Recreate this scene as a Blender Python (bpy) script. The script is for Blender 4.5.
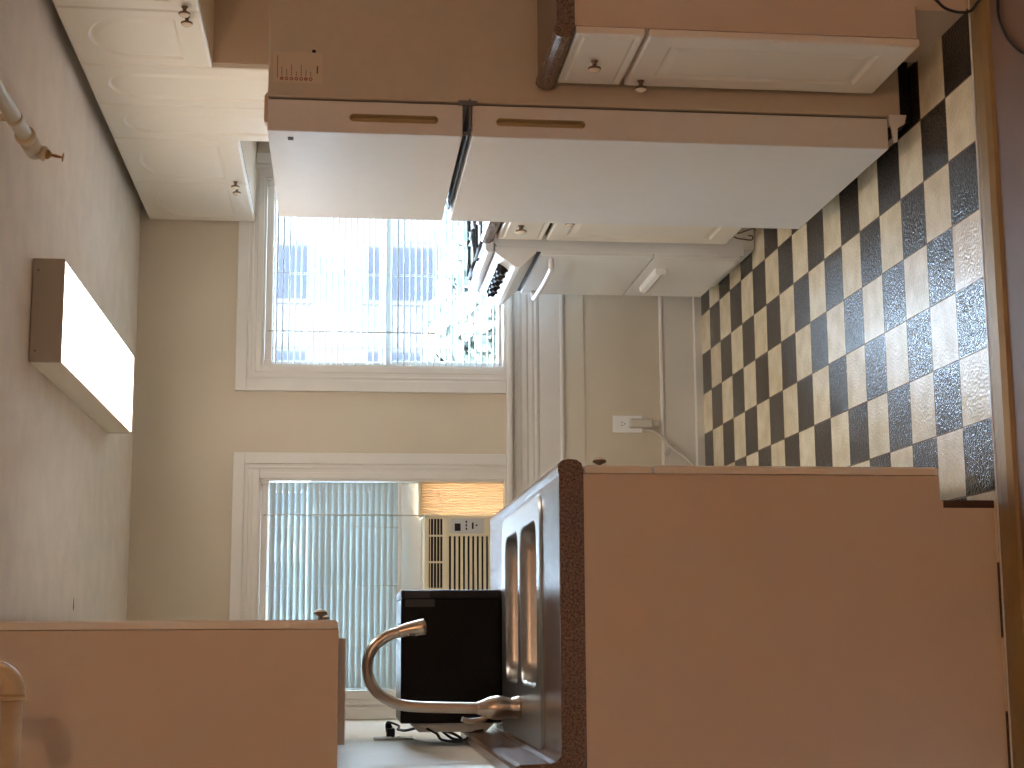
import bpy, bmesh, math, random
from mathutils import Vector, Matrix

for o in list(bpy.data.objects):
    bpy.data.objects.remove(o, do_unlink=True)
S = bpy.context.scene
C = S.collection
random.seed(4)

# ------------------------------------------------------------------ camera (held on its side: world up is picture left)
CAM_H = 1.50713
YAW, PITCH, ROLL = 0.16556984, -0.11015293, 0.01265494
F_PX = 1543.36
cy, sy, cp, sp = math.cos(YAW), math.sin(YAW), math.cos(PITCH), math.sin(PITCH)
fwd = Vector((sy*cp, cy*cp, sp)); right = Vector((cy, -sy, 0)); up = right.cross(fwd)
cr, sr = math.cos(ROLL), math.sin(ROLL)
r2 = right*cr + up*sr
u2 = -right*sr + up*cr
cam_data = bpy.data.cameras.new('camera'); cam = bpy.data.objects.new('camera', cam_data); C.objects.link(cam)
M = Matrix.Identity(4)
for i in range(3):
    M[i][0] = -u2[i]; M[i][1] = r2[i]; M[i][2] = -fwd[i]
M[0][3], M[1][3], M[2][3] = 0, 0, CAM_H
cam.matrix_world = M
cam_data.sensor_width = 36; cam_data.lens = F_PX*36/1024
cam_data.clip_start = 0.05; cam_data.clip_end = 300
S.camera = cam

# ------------------------------------------------------------------ world, lights, exposure
S.view_settings.view_transform = 'Standard'
try: S.view_settings.look = 'None'
except Exception: pass
S.view_settings.gamma = 1
S.view_settings.use_curve_mapping = False
S.view_settings.exposure = 0.0
w = bpy.data.worlds.new('sky'); S.world = w; w.use_nodes = True
bg = w.node_tree.nodes['Background']
bg.inputs[0].default_value = (0.60, 0.79, 1.0, 1); bg.inputs[1].default_value = 66.0

def light(name, kind, loc, energy, color, **kw):
    d = bpy.data.lights.new(name, kind); o = bpy.data.objects.new(name, d); C.objects.link(o)
    o.location = loc; d.energy = energy; d.color = color
    for k, v in kw.items():
        if k == 'rot': o.rotation_euler = v
        else: setattr(d, k, v)
    return o
# the ceiling lamp of the room the photographer stands in (warm), up and to the right of the camera
light('hall_ceiling_lamp', 'POINT', (0.80, 0.0, 2.23), 41, (1.0, 0.60, 0.36), shadow_soft_size=0.04)
# side-on sun added to brighten the ground, which bounces onto the kitchen ceiling
light('sun', 'SUN', (20, 15, 20), 150, (1.0, 0.97, 0.94), angle=0.02, rot=(0, math.radians(48), 0))
# sky light coming through the two windows (portals only steer sampling)
for nm, x, z, sx, sz in (('portal_1', 1.48, 1.32, 0.80, 1.0), ('portal_2', 0.22, 1.32, 0.90, 1.0)):
    p = light(nm, 'AREA', (x, 6.46, z), 1, (1, 1, 1), shape='RECTANGLE', size=sx, size_y=sz, rot=(math.radians(-90), 0, 0))
    p.data.cycles.is_portal = True

# ------------------------------------------------------------------ materials
def hexc(r, g, b):
    f = lambda c: ((c/255+0.055)/1.055)**2.4 if c/255 > 0.04045 else c/255/12.92
    return (f(r), f(g), f(b), 1)
def mat(name, col, rough=0.5, metal=0.0, noise=0.0, nscale=20, bump=0.0, bscale=200, spec=0.5, col2=None, stretch=None):
    m = bpy.data.materials.new(name); m.use_nodes = True
    nt = m.node_tree; b = nt.nodes['Principled BSDF']
    b.inputs['Base Color'].default_value = col if len(col) == 4 else (*col, 1)
    b.inputs['Roughness'].default_value = rough; b.inputs['Metallic'].default_value = metal
    b.inputs['Specular IOR Level'].default_value = spec
    tc = nt.nodes.new('ShaderNodeTexCoord'); src = tc.outputs['Object']
    if stretch:
        mp = nt.nodes.new('ShaderNodeMapping'); mp.inputs['Scale'].default_value = stretch
        nt.links.new(src, mp.inputs[0]); src = mp.outputs[0]
    if noise > 0:
        n = nt.nodes.new('ShaderNodeTexNoise'); n.inputs['Scale'].default_value = nscale; n.inputs['Detail'].default_value = 4
        nt.links.new(src, n.inputs['Vector'])
        cr_ = nt.nodes.new('ShaderNodeValToRGB')
        c = b.inputs['Base Color'].default_value[:]
        c2 = col2 if col2 else tuple(x*(1-noise) for x in c[:3])+(1,)
        cr_.color_ramp.elements[0].position = 0.36; cr_.color_ramp.elements[1].position = 0.64
        cr_.color_ramp.elements[0].color = c2; cr_.color_ramp.elements[1].color = c
        nt.links.new(n.outputs['Fac'], cr_.inputs[0]); nt.links.new(cr_.outputs[0], b.inputs['Base Color'])
    if bump > 0:
        n2 = nt.nodes.new('ShaderNodeTexNoise'); n2.inputs['Scale'].default_value = bscale; n2.inputs['Detail'].default_value = 3
        nt.links.new(src, n2.inputs['Vector'])
        bp = nt.nodes.new('ShaderNodeBump'); bp.inputs['Strength'].default_value = bump; bp.inputs['Distance'].default_value = 0.002
        nt.links.new(n2.outputs['Fac'], bp.inputs['Height']); nt.links.new(bp.outputs[0], b.inputs['Normal'])
    return m
def emis(name, col, strength):
    m = bpy.data.materials.new(name); m.use_nodes = True; nt = m.node_tree
    b = nt.nodes['Principled BSDF']; b.inputs['Base Color'].default_value = (*col, 1)
    b.inputs['Emission Color'].default_value = (*col, 1); b.inputs['Emission Strength'].default_value = strength
    return m

M_wall = mat('wall_paint', hexc(213, 200, 179), 0.6, noise=0.05, nscale=3, bump=0.12, bscale=60)
M_wallL = mat('side_wall_paint', hexc(242, 236, 222), 0.55, noise=0.04, nscale=4, bump=0.1, bscale=60)
M_ceil = mat('ceiling_paint', hexc(244, 229, 212), 0.75, noise=0.07, nscale=9, bump=0.8, bscale=40)
M_trim = mat('white_gloss_trim', hexc(226, 221, 214), 0.35, noise=0.03, nscale=12)
M_foil = mat('white_foil_door', hexc(238, 229, 214), 0.32)
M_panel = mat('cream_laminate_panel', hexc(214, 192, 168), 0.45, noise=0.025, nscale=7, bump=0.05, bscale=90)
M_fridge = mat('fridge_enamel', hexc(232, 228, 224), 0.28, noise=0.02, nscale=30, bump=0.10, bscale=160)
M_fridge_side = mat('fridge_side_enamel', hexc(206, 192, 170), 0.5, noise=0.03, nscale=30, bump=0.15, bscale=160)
M_counter = mat('speckled_laminate', hexc(128, 100, 80), 0.25, noise=1, nscale=210, col2=hexc(78, 56, 44))
M_steel = mat('brushed_steel', hexc(176, 172, 166), 0.3, metal=1.0, noise=0.08, nscale=60, stretch=(1, 12, 1))
M_nickel = mat('brushed_nickel', hexc(190, 176, 160), 0.28, metal=1.0)
M_bronze = mat('aged_bronze', hexc(120, 100, 82), 0.35, metal=0.8)
M_porc = mat('cream_porcelain', hexc(240, 226, 204), 0.18)
M_black = mat('black_enamel', (0.002, 0.002, 0.0025), 0.25, spec=0.15)
M_blackp = mat('black_plastic', (0.006, 0.006, 0.007), 0.4, spec=0.3)
M_dgrey = mat('dark_grey_print', (0.018, 0.018, 0.022), 0.5)
M_iron = mat('cast_iron', (0.02, 0.02, 0.024), 0.55, bump=0.3, bscale=300)
M_white_en = mat('white_enamel', hexc(244, 243, 241), 0.25)
M_acbody = mat('cream_plastic', hexc(226, 214, 184), 0.45)
M_acdark = mat('painted_grille_shade', hexc(22, 19, 15), 0.7)  # near-black colour painted in for the shade inside the vents
M_acpanel = mat('grey_plastic', hexc(196, 194, 190), 0.4)
M_pipe = mat('painted_pipe', hexc(216, 198, 168), 0.35, noise=0.08, nscale=25)
M_pipe2 = mat('aged_cream_pipe_paint', hexc(196, 166, 122), 0.4, noise=0.08, nscale=25)
M_brass = mat('old_brass', hexc(176, 134, 76), 0.35, metal=0.85)
M_thresh = mat('gold_threshold_metal', hexc(142, 112, 66), 0.45, metal=0.25, noise=0.12, nscale=14)
M_hall = mat('hall_floor_wood', hexc(116, 86, 66), 0.6, noise=0.12, nscale=6)
M_rubber = mat('dark_brown_rubber', hexc(66, 36, 20), 0.5)
M_gasket = mat('grey_gasket', hexc(110, 112, 116), 0.4)
M_sticker = mat('sticker_paper', hexc(214, 198, 174), 0.55)
M_red = mat('red_print', hexc(150, 30, 30), 0.6)
M_ink = mat('ink_print', hexc(92, 66, 52), 0.6)
M_yel = mat('yellowed_plastic', hexc(182, 162, 120), 0.45)
M_cable = mat('cable_rubber', (0.01, 0.009, 0.009), 0.5)
M_cordw = mat('ivory_cord', hexc(206, 200, 186), 0.45)
M_fix = mat('fixture_housing', hexc(158, 150, 138), 0.45)
M_fixside = mat('fixture_side_enamel', hexc(226, 214, 194), 0.45)
M_baseb = mat('vinyl_cove_base', hexc(224, 218, 208), 0.45)

def slat_mat(name, col, trans):
    m = bpy.data.materials.new(name); m.use_nodes = True; nt = m.node_tree
    for n in list(nt.nodes): nt.nodes.remove(n)
    out = nt.nodes.new('ShaderNodeOutputMaterial')
    d = nt.nodes.new('ShaderNodeBsdfPrincipled'); d.inputs['Base Color'].default_value = col; d.inputs['Roughness'].default_value = 0.45
    t = nt.nodes.new('ShaderNodeBsdfTranslucent'); t.inputs[0].default_value = col
    mx = nt.nodes.new('ShaderNodeMixShader'); mx.inputs[0].default_value = trans
    nt.links.new(d.outputs[0], mx.inputs[1]); nt.links.new(t.outputs[0], mx.inputs[2]); nt.links.new(mx.outputs[0], out.inputs[0])
    return m
M_slat = slat_mat('blind_slat_vinyl', hexc(182, 196, 196), 0.075)
M_accord = slat_mat('accordion_vinyl', hexc(242, 222, 198), 0.22)

def glass_mat():
    m = bpy.data.materials.new('window_glass'); m.use_nodes = True; nt = m.node_tree
    for n in list(nt.nodes): nt.nodes.remove(n)
    out = nt.nodes.new('ShaderNodeOutputMaterial'); tr = nt.nodes.new('ShaderNodeBsdfTransparent')
    gl = nt.nodes.new('ShaderNodeBsdfGlossy'); gl.inputs['Roughness'].default_value = 0.02
    fr = nt.nodes.new('ShaderNodeFresnel'); fr.inputs[0].default_value = 1.3
    mx = nt.nodes.new('ShaderNodeMixShader')
    nt.links.new(fr.outputs[0], mx.inputs[0]); nt.links.new(tr.outputs[0], mx.inputs[1]); nt.links.new(gl.outputs[0], mx.inputs[2])
    nt.links.new(mx.outputs[0], out.inputs[0]); return m
M_glass = glass_mat()

TS, TX0, TY0 = 0.168, 1.34546, 6.27236
def floor_mat():
    m = bpy.data.materials.new('checkered_vinyl_tile'); m.use_nodes = True; nt = m.node_tree
    b = nt.nodes['Principled BSDF']; tc = nt.nodes.new('ShaderNodeTexCoord')
    mp = nt.nodes.new('ShaderNodeMapping'); mp.vector_type = 'TEXTURE'
    mp.inputs['Location'].default_value = (TX0, TY0, -0.5*TS); mp.inputs['Scale'].default_value = (TS, TS, TS)
    nt.links.new(tc.outputs['Object'], mp.inputs[0])
    ck = nt.nodes.new('ShaderNodeTexChecker'); ck.inputs['Scale'].default_value = 1
    n = nt.nodes.new('ShaderNodeTexNoise'); n.inputs['Scale'].default_value = 2.2; n.inputs['Detail'].default_value = 5
    nt.links.new(mp.outputs[0], n.inputs['Vector'])
    cA = nt.nodes.new('ShaderNodeValToRGB'); cA.color_ramp.elements[0].color = hexc(222, 206, 172); cA.color_ramp.elements[1].color = hexc(242, 228, 198)
    cB = nt.nodes.new('ShaderNodeValToRGB'); cB.color_ramp.elements[0].color = hexc(34, 30, 28); cB.color_ramp.elements[1].color = hexc(52, 47, 43)
    for c in (cA, cB):
        c.color_ramp.elements[0].position = 0.35; c.color_ramp.elements[1].position = 0.65; nt.links.new(n.outputs['Fac'], c.inputs[0])
    nt.links.new(mp.outputs[0], ck.inputs['Vector'])
    nt.links.new(cB.outputs[0], ck.inputs['Color1']); nt.links.new(cA.outputs[0], ck.inputs['Color2'])
    # thin seams between tiles
    sx = nt.nodes.new('ShaderNodeSeparateXYZ'); nt.links.new(mp.outputs[0], sx.inputs[0])
    ds = []
    for ax in (0, 1):
        pp = nt.nodes.new('ShaderNodeMath'); pp.operation = 'PINGPONG'; pp.inputs[1].default_value = 0.5
        nt.links.new(sx.outputs[ax], pp.inputs[0]); ds.append(pp)
    mn = nt.nodes.new('ShaderNodeMath'); mn.operation = 'MINIMUM'
    nt.links.new(ds[0].outputs[0], mn.inputs[0]); nt.links.new(ds[1].outputs[0], mn.inputs[1])
    lt = nt.nodes.new('ShaderNodeMath'); lt.operation = 'LESS_THAN'; lt.inputs[1].default_value = 0.011; nt.links.new(mn.outputs[0], lt.inputs[0])
    mx = nt.nodes.new('ShaderNodeMix'); mx.data_type = 'RGBA'
    nt.links.new(lt.outputs[0], mx.inputs[0]); nt.links.new(ck.outputs[0], mx.inputs[6]); mx.inputs[7].default_value = hexc(120, 100, 84)
    nt.links.new(mx.outputs[2], b.inputs['Base Color'])
    b.inputs['Roughness'].default_value = 0.09; b.inputs['Specular IOR Level'].default_value = 0.5
    n2 = nt.nodes.new('ShaderNodeTexNoise'); n2.inputs['Scale'].default_value = 125; n2.inputs['Detail'].default_value = 1
    nt.links.new(tc.outputs['Object'], n2.inputs['Vector'])
    bp = nt.nodes.new('ShaderNodeBump'); bp.inputs['Strength'].default_value = 0.75; bp.inputs['Distance'].default_value = 0.003
    nt.links.new(n2.outputs['Fac'], bp.inputs['Height']); nt.links.new(bp.outputs[0], b.inputs['Normal'])
    return m
M_floor = floor_mat()

# ------------------------------------------------------------------ mesh helpers
def NB(): return bmesh.new()
def box(bm, x0, x1, y0, y1, z0, z1, bev=0.0, mi=0, seg=2):
    t = bmesh.new()
    bmesh.ops.create_cube(t, size=1)
    for v in t.verts:
        v.co = Vector((x0+(v.co.x+.5)*(x1-x0), y0+(v.co.y+.5)*(y1-y0), z0+(v.co.z+.5)*(z1-z0)))
    if bev > 0:
        bmesh.ops.bevel(t, geom=list(t.edges), offset=bev, segments=seg, profile=0.5, affect='EDGES')
    merge(bm, t, mi)
def merge(bm, t, mi=None, M=None):
    if M is not None: bmesh.ops.transform(t, matrix=M, verts=list(t.verts))
    if mi is not None:
        for f in t.faces: f.material_index = mi
    me = bpy.data.meshes.new('tmp'); t.to_mesh(me); t.free(); bm.from_mesh(me); bpy.data.meshes.remove(me)
def prism(bm, pts, axis, a, b, mi=0, bev=0.0):
    # pts: 2D outline; axis 'y': pts are (x,z); axis 'x': (y,z); axis 'z': (x,y)
    t = bmesh.new()
    def P(p, q):
        if axis == 'y': return (p[0], q, p[1])
        if axis == 'x': return (q, p[0], p[1])
        return (p[0], p[1], q)
    A = [t.verts.new(P(p, a)) for p in pts]; B = [t.verts.new(P(p, b)) for p in pts]
    t.faces.new(A); t.faces.new(B[::-1])
    n = len(pts)
    for i in range(n): t.faces.new((A[i], B[i], B[(i+1) % n], A[(i+1) % n]))
    bmesh.ops.recalc_face_normals(t, faces=list(t.faces))
    if bev > 0: bmesh.ops.bevel(t, geom=list(t.edges), offset=bev, segments=2, profile=0.5, affect='EDGES')
    merge(bm, t, mi)
def lathe(bm, prof, M=None, n=24, mi=0, closed=True):
    # prof: (radius, height, [mat]) along local z
    t = bmesh.new(); rings = []
    for p in prof:
        rings.append([t.verts.new((max(p[0], 1e-5)*math.cos(2*math.pi*k/n), max(p[0], 1e-5)*math.sin(2*math.pi*k/n), p[1])) for k in range(n)])
    for q in range(len(rings)-1):
        for k in range(n):
            f = t.faces.new((rings[q][k], rings[q][(k+1) % n], rings[q+1][(k+1) % n], rings[q+1][k]))
            f.material_index = prof[q+1][2] if len(prof[q+1]) > 2 else mi
            f.smooth = True
    if closed:
        f = t.faces.new(rings[0][::-1]); f.material_index = prof[0][2] if len(prof[0]) > 2 else mi
        f = t.faces.new(rings[-1]); f.material_index = prof[-1][2] if len(prof[-1]) > 2 else mi
    merge(bm, t, None, M)
def along(p, d):
    d = Vector(d).normalized(); q = Vector((0, 0, 1)).rotation_difference(d)
    return Matrix.Translation(Vector(p)) @ q.to_matrix().to_4x4()
def smoothpath(pts, n=8):
    P = [Vector(p) for p in pts]; out = []
    Q = [P[0]*2-P[1]] + P + [P[-1]*2-P[-2]]
    for i in range(1, len(Q)-2):
        for k in range(n):
            t = k/n
            out.append(0.5*((2*Q[i])+(-Q[i-1]+Q[i+1])*t+(2*Q[i-1]-5*Q[i]+4*Q[i+1]-Q[i+2])*t*t+(-Q[i-1]+3*Q[i]-3*Q[i+1]+Q[i+2])*t**3))
    out.append(P[-1]); return out
def tube(bm, pts, r, n=12, mi=0, smooth=0, caps=True):
    P = smoothpath(pts, smooth) if smooth else [Vector(p) for p in pts]
    m = len(P); R = r if callable(r) else (lambda t: r)
    t = bmesh.new(); rings = []
    tang = [(P[min(i+1, m-1)]-P[max(i-1, 0)]).normalized() for i in range(m)]
    ref = Vector((0, 0, 1)) if abs(tang[0].z) < 0.9 else Vector((1, 0, 0))
    nn = tang[0].cross(ref).normalized()
    for i in range(m):
        nn = (nn - tang[i]*nn.dot(tang[i])).normalized(); bb = tang[i].cross(nn)
        rr = R(i/(m-1))
        rings.append([t.verts.new(P[i]+(nn*math.cos(2*math.pi*k/n)+bb*math.sin(2*math.pi*k/n))*rr) for k in range(n)])
    for q in range(m-1):
        for k in range(n):
            f = t.faces.new((rings[q][k], rings[q][(k+1) % n], rings[q+1][(k+1) % n], rings[q+1][k])); f.smooth = True
    if caps: t.faces.new(rings[0][::-1]); t.faces.new(rings[-1])
    merge(bm, t, mi)
def rrect(cx_, cy_, hx, hy, r, n=6):
    out = []
    for qx, qy, a0 in ((1, 1, 0), (-1, 1, 90), (-1, -1, 180), (1, -1, 270)):
        for k in range(n+1):
            a = math.radians(a0+90*k/n)
            out.append((cx_+qx*(hx-r)+r*math.cos(a), cy_+qy*(hy-r)+r*math.sin(a)))
    return out
def fill_holes(t, loops, z):
    """planar face with holes; loops of 2D points; returns lists of verts"""
    es = []; vs = []
    for L in loops:
        V = [t.verts.new((p[0], p[1], z)) for p in L]; vs.append(V)
        for i in range(len(V)): es.append(t.edges.new((V[i], V[(i+1) % len(V)])))
    bmesh.ops.triangle_fill(t, use_beauty=True, use_dissolve=False, edges=es, normal=(0, 0, 1))
    return vs

def link(name, bm, mats, parent=None, root=None, smooth=None):
    me = bpy.data.meshes.new(name)
    if root is not None: bmesh.ops.translate(bm, verts=list(bm.verts), vec=-Vector(root))
    bmesh.ops.recalc_face_normals(bm, faces=list(bm.faces))
    bm.to_mesh(me); bm.free()
    for m_ in (mats if isinstance(mats, (list, tuple)) else [mats]): me.materials.append(m_)
    o = bpy.data.objects.new(name, me); C.objects.link(o)
    if parent is not None: o.parent = parent
    return o
class Thing:
    def __init__(s, name, loc, label, cat, group=None):
        s.e = bpy.data.objects.new(name, None); C.objects.link(s.e); s.e.location = loc; s.loc = Vector(loc)
        s.e.empty_display_size = 0.1
        s.e['label'] = label; s.e['category'] = cat
        if group: s.e['group'] = group
    def part(s, name, bm, mats, parent=None, label=None):
        o = link(name, bm, mats, parent or s.e, s.loc)
        if label: o['label'] = label
        return o
def single(name, bm, mats, loc, label, cat, group=None):
    o = link(name, bm, mats, None, loc); o.location = loc
    o['label'] = label; o['category'] = cat
    if group: o['group'] = group
    return o
def struct(name, bm, mats, parent=None):
    o = link(name, bm, mats, parent); o['kind'] = 'structure'; return o

# ------------------------------------------------------------------ room shell
XL, XR, YB, ZC = -0.305, 2.06, 6.272, 2.335
bm = NB(); box(bm, XL-0.1, XR+0.1, 3.395, YB+0.15, -0.05, 0.0); struct('floor', bm, M_floor)
bm = NB(); box(bm, -1.6, 2.9, -1.8, 3.395, -0.05, -0.002); struct('floor_hall', bm, M_hall)
bm = NB(); box(bm, -1.6, 2.9, -1.8, YB+0.15, ZC, ZC+0.1); struct('ceiling', bm, M_ceil)
bm = NB(); box(bm, XL-0.12, XL-0.002, 3.45, YB+0.15, 0, ZC); struct('wall_left', bm, M_wallL)
bm = NB(); box(bm, XR+0.002, XR+0.12, 3.40, YB+0.15, 0, ZC); struct('wall_right', bm, M_wall)
bm = NB(); box(bm, -1.72, -1.6, -1.9, 3.45, 0, ZC); struct('wall_hall_left', bm, M_wallL)
bm = NB(); box(bm, 2.9, 3.02, -1.9, 3.45, 0, ZC); struct('wall_hall_right', bm, M_wallL)
bm = NB(); box(bm, -1.6, XL-0.12, 3.45, 3.57, 0, ZC); struct('wall_beside_left', bm, M_wallL)
bm = NB(); box(bm, XR+0.12, 2.9, 3.45, 3.57, 0, ZC); struct('wall_beside_right', bm, M_wallL)
bm = NB(); box(bm, -1.72, 3.02, -1.92, -1.8, 0, ZC); struct('wall_front', bm, M_wallL)
# back wall with two openings  (x0,x1,z0,z1)
OZ0, OZ1 = 0.835, 1.835
W1 = (1.105, 1.905, OZ0, OZ1); W2 = (-0.205, 0.652, OZ0, OZ1)
bm = NB()
Y0w, Y1w = YB, YB+0.17
box(bm, XL-0.12, XR+0.12, Y0w, Y1w, 0, OZ0); box(bm, XL-0.12, XR+0.12, Y0w, Y1w, OZ1, ZC)
box(bm, XL-0.12, W2[0], Y0w, Y1w, OZ0, OZ1); box(bm, W2[1], W1[0], Y0w, Y1w, OZ0, OZ1); box(bm, W1[1], XR+0.12, Y0w, Y1w, OZ0, OZ1)
struct('wall_back', bm, M_wall)
# a pilaster of slightly lighter paint below the ledge and the ledge moulding
def ledge():
    bm = NB()
    y = YB
    prof = [(y, 0.586), (y-0.012, 0.586), (y-0.016, 0.592), (y-0.016, 0.60), (y-0.013, 0.604), (y-0.013, 0.69), (y-0.016, 0.695),
            (y-0.019, 0.703), (y-0.018, 0.712), (y-0.021, 0.722), (y-0.021, 0.738), (y-0.025, 0.746), (y-0.026, 0.765), (y-0.030, 0.775),
            (y-0.034, 0.796), (y-0.030, 0.800), (y-0.052, 0.806), (y-0.058, 0.813), (y-0.058, 0.823), (y-0.052, 0.829), (y, 0.829)]
    prism(bm, prof, 'x', XL, XR); return bm
struct('trim_1', ledge(), M_trim)
bm = NB(); box(bm, XL, XR, YB-0.004, YB, 0.500, 0.587, 0.001); struct('trim_4', bm, mat('pale_trim_paint', hexc(214, 204, 186), 0.55))
bm = NB(); prism(bm, [(YB, 0), (YB-0.022, 0), (YB-0.022, 0.03), (YB-0.012, 0.036), (YB-0.012, 0.158), (YB-0.008, 0.165), (YB-0.018, 0.17), (YB-0.014, 0.178), (YB, 0.18)], 'x', XL, XR)
struct('baseboard_back', bm, M_baseb)
bm = NB(); box(bm, XL, XL+0.012, 5.06, YB, 0, 0.17, 0.003); struct('baseboard_left', bm, M_baseb)
bm = NB(); prism(bm, [(3.300, -0.002), (3.306, 0.005), (3.325, 0.012), (3.355, 0.014), (3.385, 0.009), (3.398, 0.002), (3.40, -0.002)], 'x', -1.2, 2.06)
struct('trim_2', bm, M_thresh)
bm = NB(); box(bm, -1.2, 2.06, 3.398, 3.404, 0.0, 0.006, 0.001); struct('trim_3', bm, M_trim)

def window(idx, W):
    x0, x1, z0, z1 = W; e = NB()
    # casing with mitred, stepped moulding
    cw = 0.10
    def frame(bm, i0, i1, y0, y1, legs=True):
        # frame ring between inset i0 (inner) and i1 (outer)
        box(bm, x0-i1, x1+i1, y0, y1, z1+i0, z1+i1, 0.002)
        box(bm, x0-i1, x0-i0, y0, y1, 0.829, z1+i0, 0.002)
        box(bm, x1+i0, x1+i1, y0, y1, 0.829, z1+i0, 0.002)
    frame(e, -0.004, cw, YB-0.014, YB)
    frame(e, 0.055, cw, YB-0.024, YB-0.012)
    frame(e, -0.004, 0.022, YB-0.019, YB-0.012)
    frame(e, 0.036, 0.046, YB-0.018, YB-0.012)
    # jamb lining
    box(e, x0-0.004, x0+0.012, YB-0.012, YB+0.165, z0-0.006, z1)
    box(e, x1-0.012, x1+0.004, YB-0.012, YB+0.165, z0-0.006, z1)
    box(e, x0, x1, YB-0.012, YB+0.165, z1-0.012, z1+0.004)
    box(e, x0, x1, YB-0.03, YB+0.165, z0-0.012, z0+0.004)
    o = struct('window_%d' % idx, e, M_trim)
    return o
def sash(par, x0, x1, z0, z1, y, name='sash', bot=0.045):
    bm = NB(); t = 0.028
    box(bm, x0, x0+0.035, y, y+t, z0, z1, 0.003); box(bm, x1-0.035, x1, y, y+t, z0, z1, 0.003)
    box(bm, x0, x1, y-0.002, y+t+0.002, z0, z0+bot, 0.003); box(bm, x0, x1, y-0.002, y+t+0.002, z1-0.036, z1, 0.003)
    s = struct(name, bm, M_trim, par)
    g = NB(); box(g, x0+0.033, x1-0.033, y+0.012, y+0.016, z0+bot-0.002, z1-0.034); struct('glass_pane', g, M_glass, s)
    return s
w1 = window(1, W1); w2 = window(2, W2)
sash(w1, W1[0]+0.012, W1[1]-0.012, 0.836, 1.335, YB+0.075, bot=0.022); sash(w1, W1[0]+0.012, W1[1]-0.012, 1.298, 1.822, YB+0.108)
sash(w2, W2[0]+0.012, W2[1]-0.012, 1.172, 1.64, YB+0.075, bot=0.112); sash(w2, W2[0]+0.012, W2[1]-0.012, 1.298, 1.822, YB+0.108)

# ------------------------------------------------------------------ blinds
def blind(x0, x1, ztop, zbot, tilt, label, wand_x, wand_z, cords, y=YB+0.022, pitch=0.0249, slatw=0.025, tilt_top=None, thick=0.0006):
    T = Thing('window_blind', ((x0+x1)/2, y, zbot), label, 'window blind')
    bm = NB(); box(bm, x0, x1, y-0.014, y+0.014, ztop-0.026, ztop, 0.002); box(bm, x0-0.006, x0+0.02, y-0.02, y+0.016, ztop-0.030, ztop+0.003, 0.003); box(bm, x1-0.02, x1+0.004, y-0.02, y+0.016, ztop-0.030, ztop+0.003, 0.003)
    T.part('headrail', bm, M_trim)
    bm = NB(); z = ztop-0.045; k = 0
    zs = []
    while z > zbot+0.02: zs.append(z); z -= pitch
    for k, z in enumerate(zs):
        a = math.radians(tilt if (tilt_top is None or k > 6) else tilt_top)
        n = 4; t = thick; pts_t = []; pts_b = []
        for q in range(n+1):
            s_ = (q/n-0.5)*slatw; crown = 0.0018*(1-(2*q/n-1)**2)
            yy = s_*math.cos(a)-crown*math.sin(a); zz = s_*math.sin(a)+crown*math.cos(a)
            pts_t.append((y+yy, z+zz+t)); pts_b.append((y+yy, z+zz-t))
        prism(bm, pts_t+pts_b[::-1], 'x', x0+0.008, x1-0.008)
    T.part('slats', bm, M_slat)
    bm = NB(); box(bm, x0+0.006, x1-0.006, y-0.012, y+0.012, zbot, zbot+0.014, 0.003); T.part('bottom_rail', bm, M_trim)
    for cx_ in cords:
        bm = NB(); tube(bm, [(cx_, y-0.0135, ztop-0.02), (cx_, y-0.0135, zbot+0.01)], 0.0009, 6); tube(bm, [(cx_, y+0.0135, ztop-0.02), (cx_, y+0.0135, zbot+0.01)], 0.0009, 6)
        T.part('ladder_cord', bm, M_cordw)
    bm = NB(); tube(bm, [(wand_x, y-0.020, ztop-0.01), (wand_x, y-0.024, ztop-0.04), (wand_x-0.001, y-0.026, wand_z+0.03)], 0.0026, 8)
    lathe(bm, [(0.0026, 0), (0.0042, 0.004), (0.0046, 0.028), (0.002, 0.034)], along((wand_x-0.001, y-0.026, wand_z+0.034), (0, 0, -1)), 10)
    T.part('tilt_wand', bm, M_cordw)
    return T
blind(W1[0]+0.013, W1[1]-0.013, OZ1-0.016, 0.845, 0, 'open white mini blind fully lowered in the window beside the refrigerator', 1.257, 1.123, (1.19, 1.505, 1.82), thick=0.0020)
blind(W2[0]+0.013, W2[1]-0.008, OZ1-0.014, 1.257, 68, 'half raised white mini blind with tilted slats above the air conditioner', 0.503, 1.105, (0.455, 0.22, -0.02), tilt_top=60)

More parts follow.
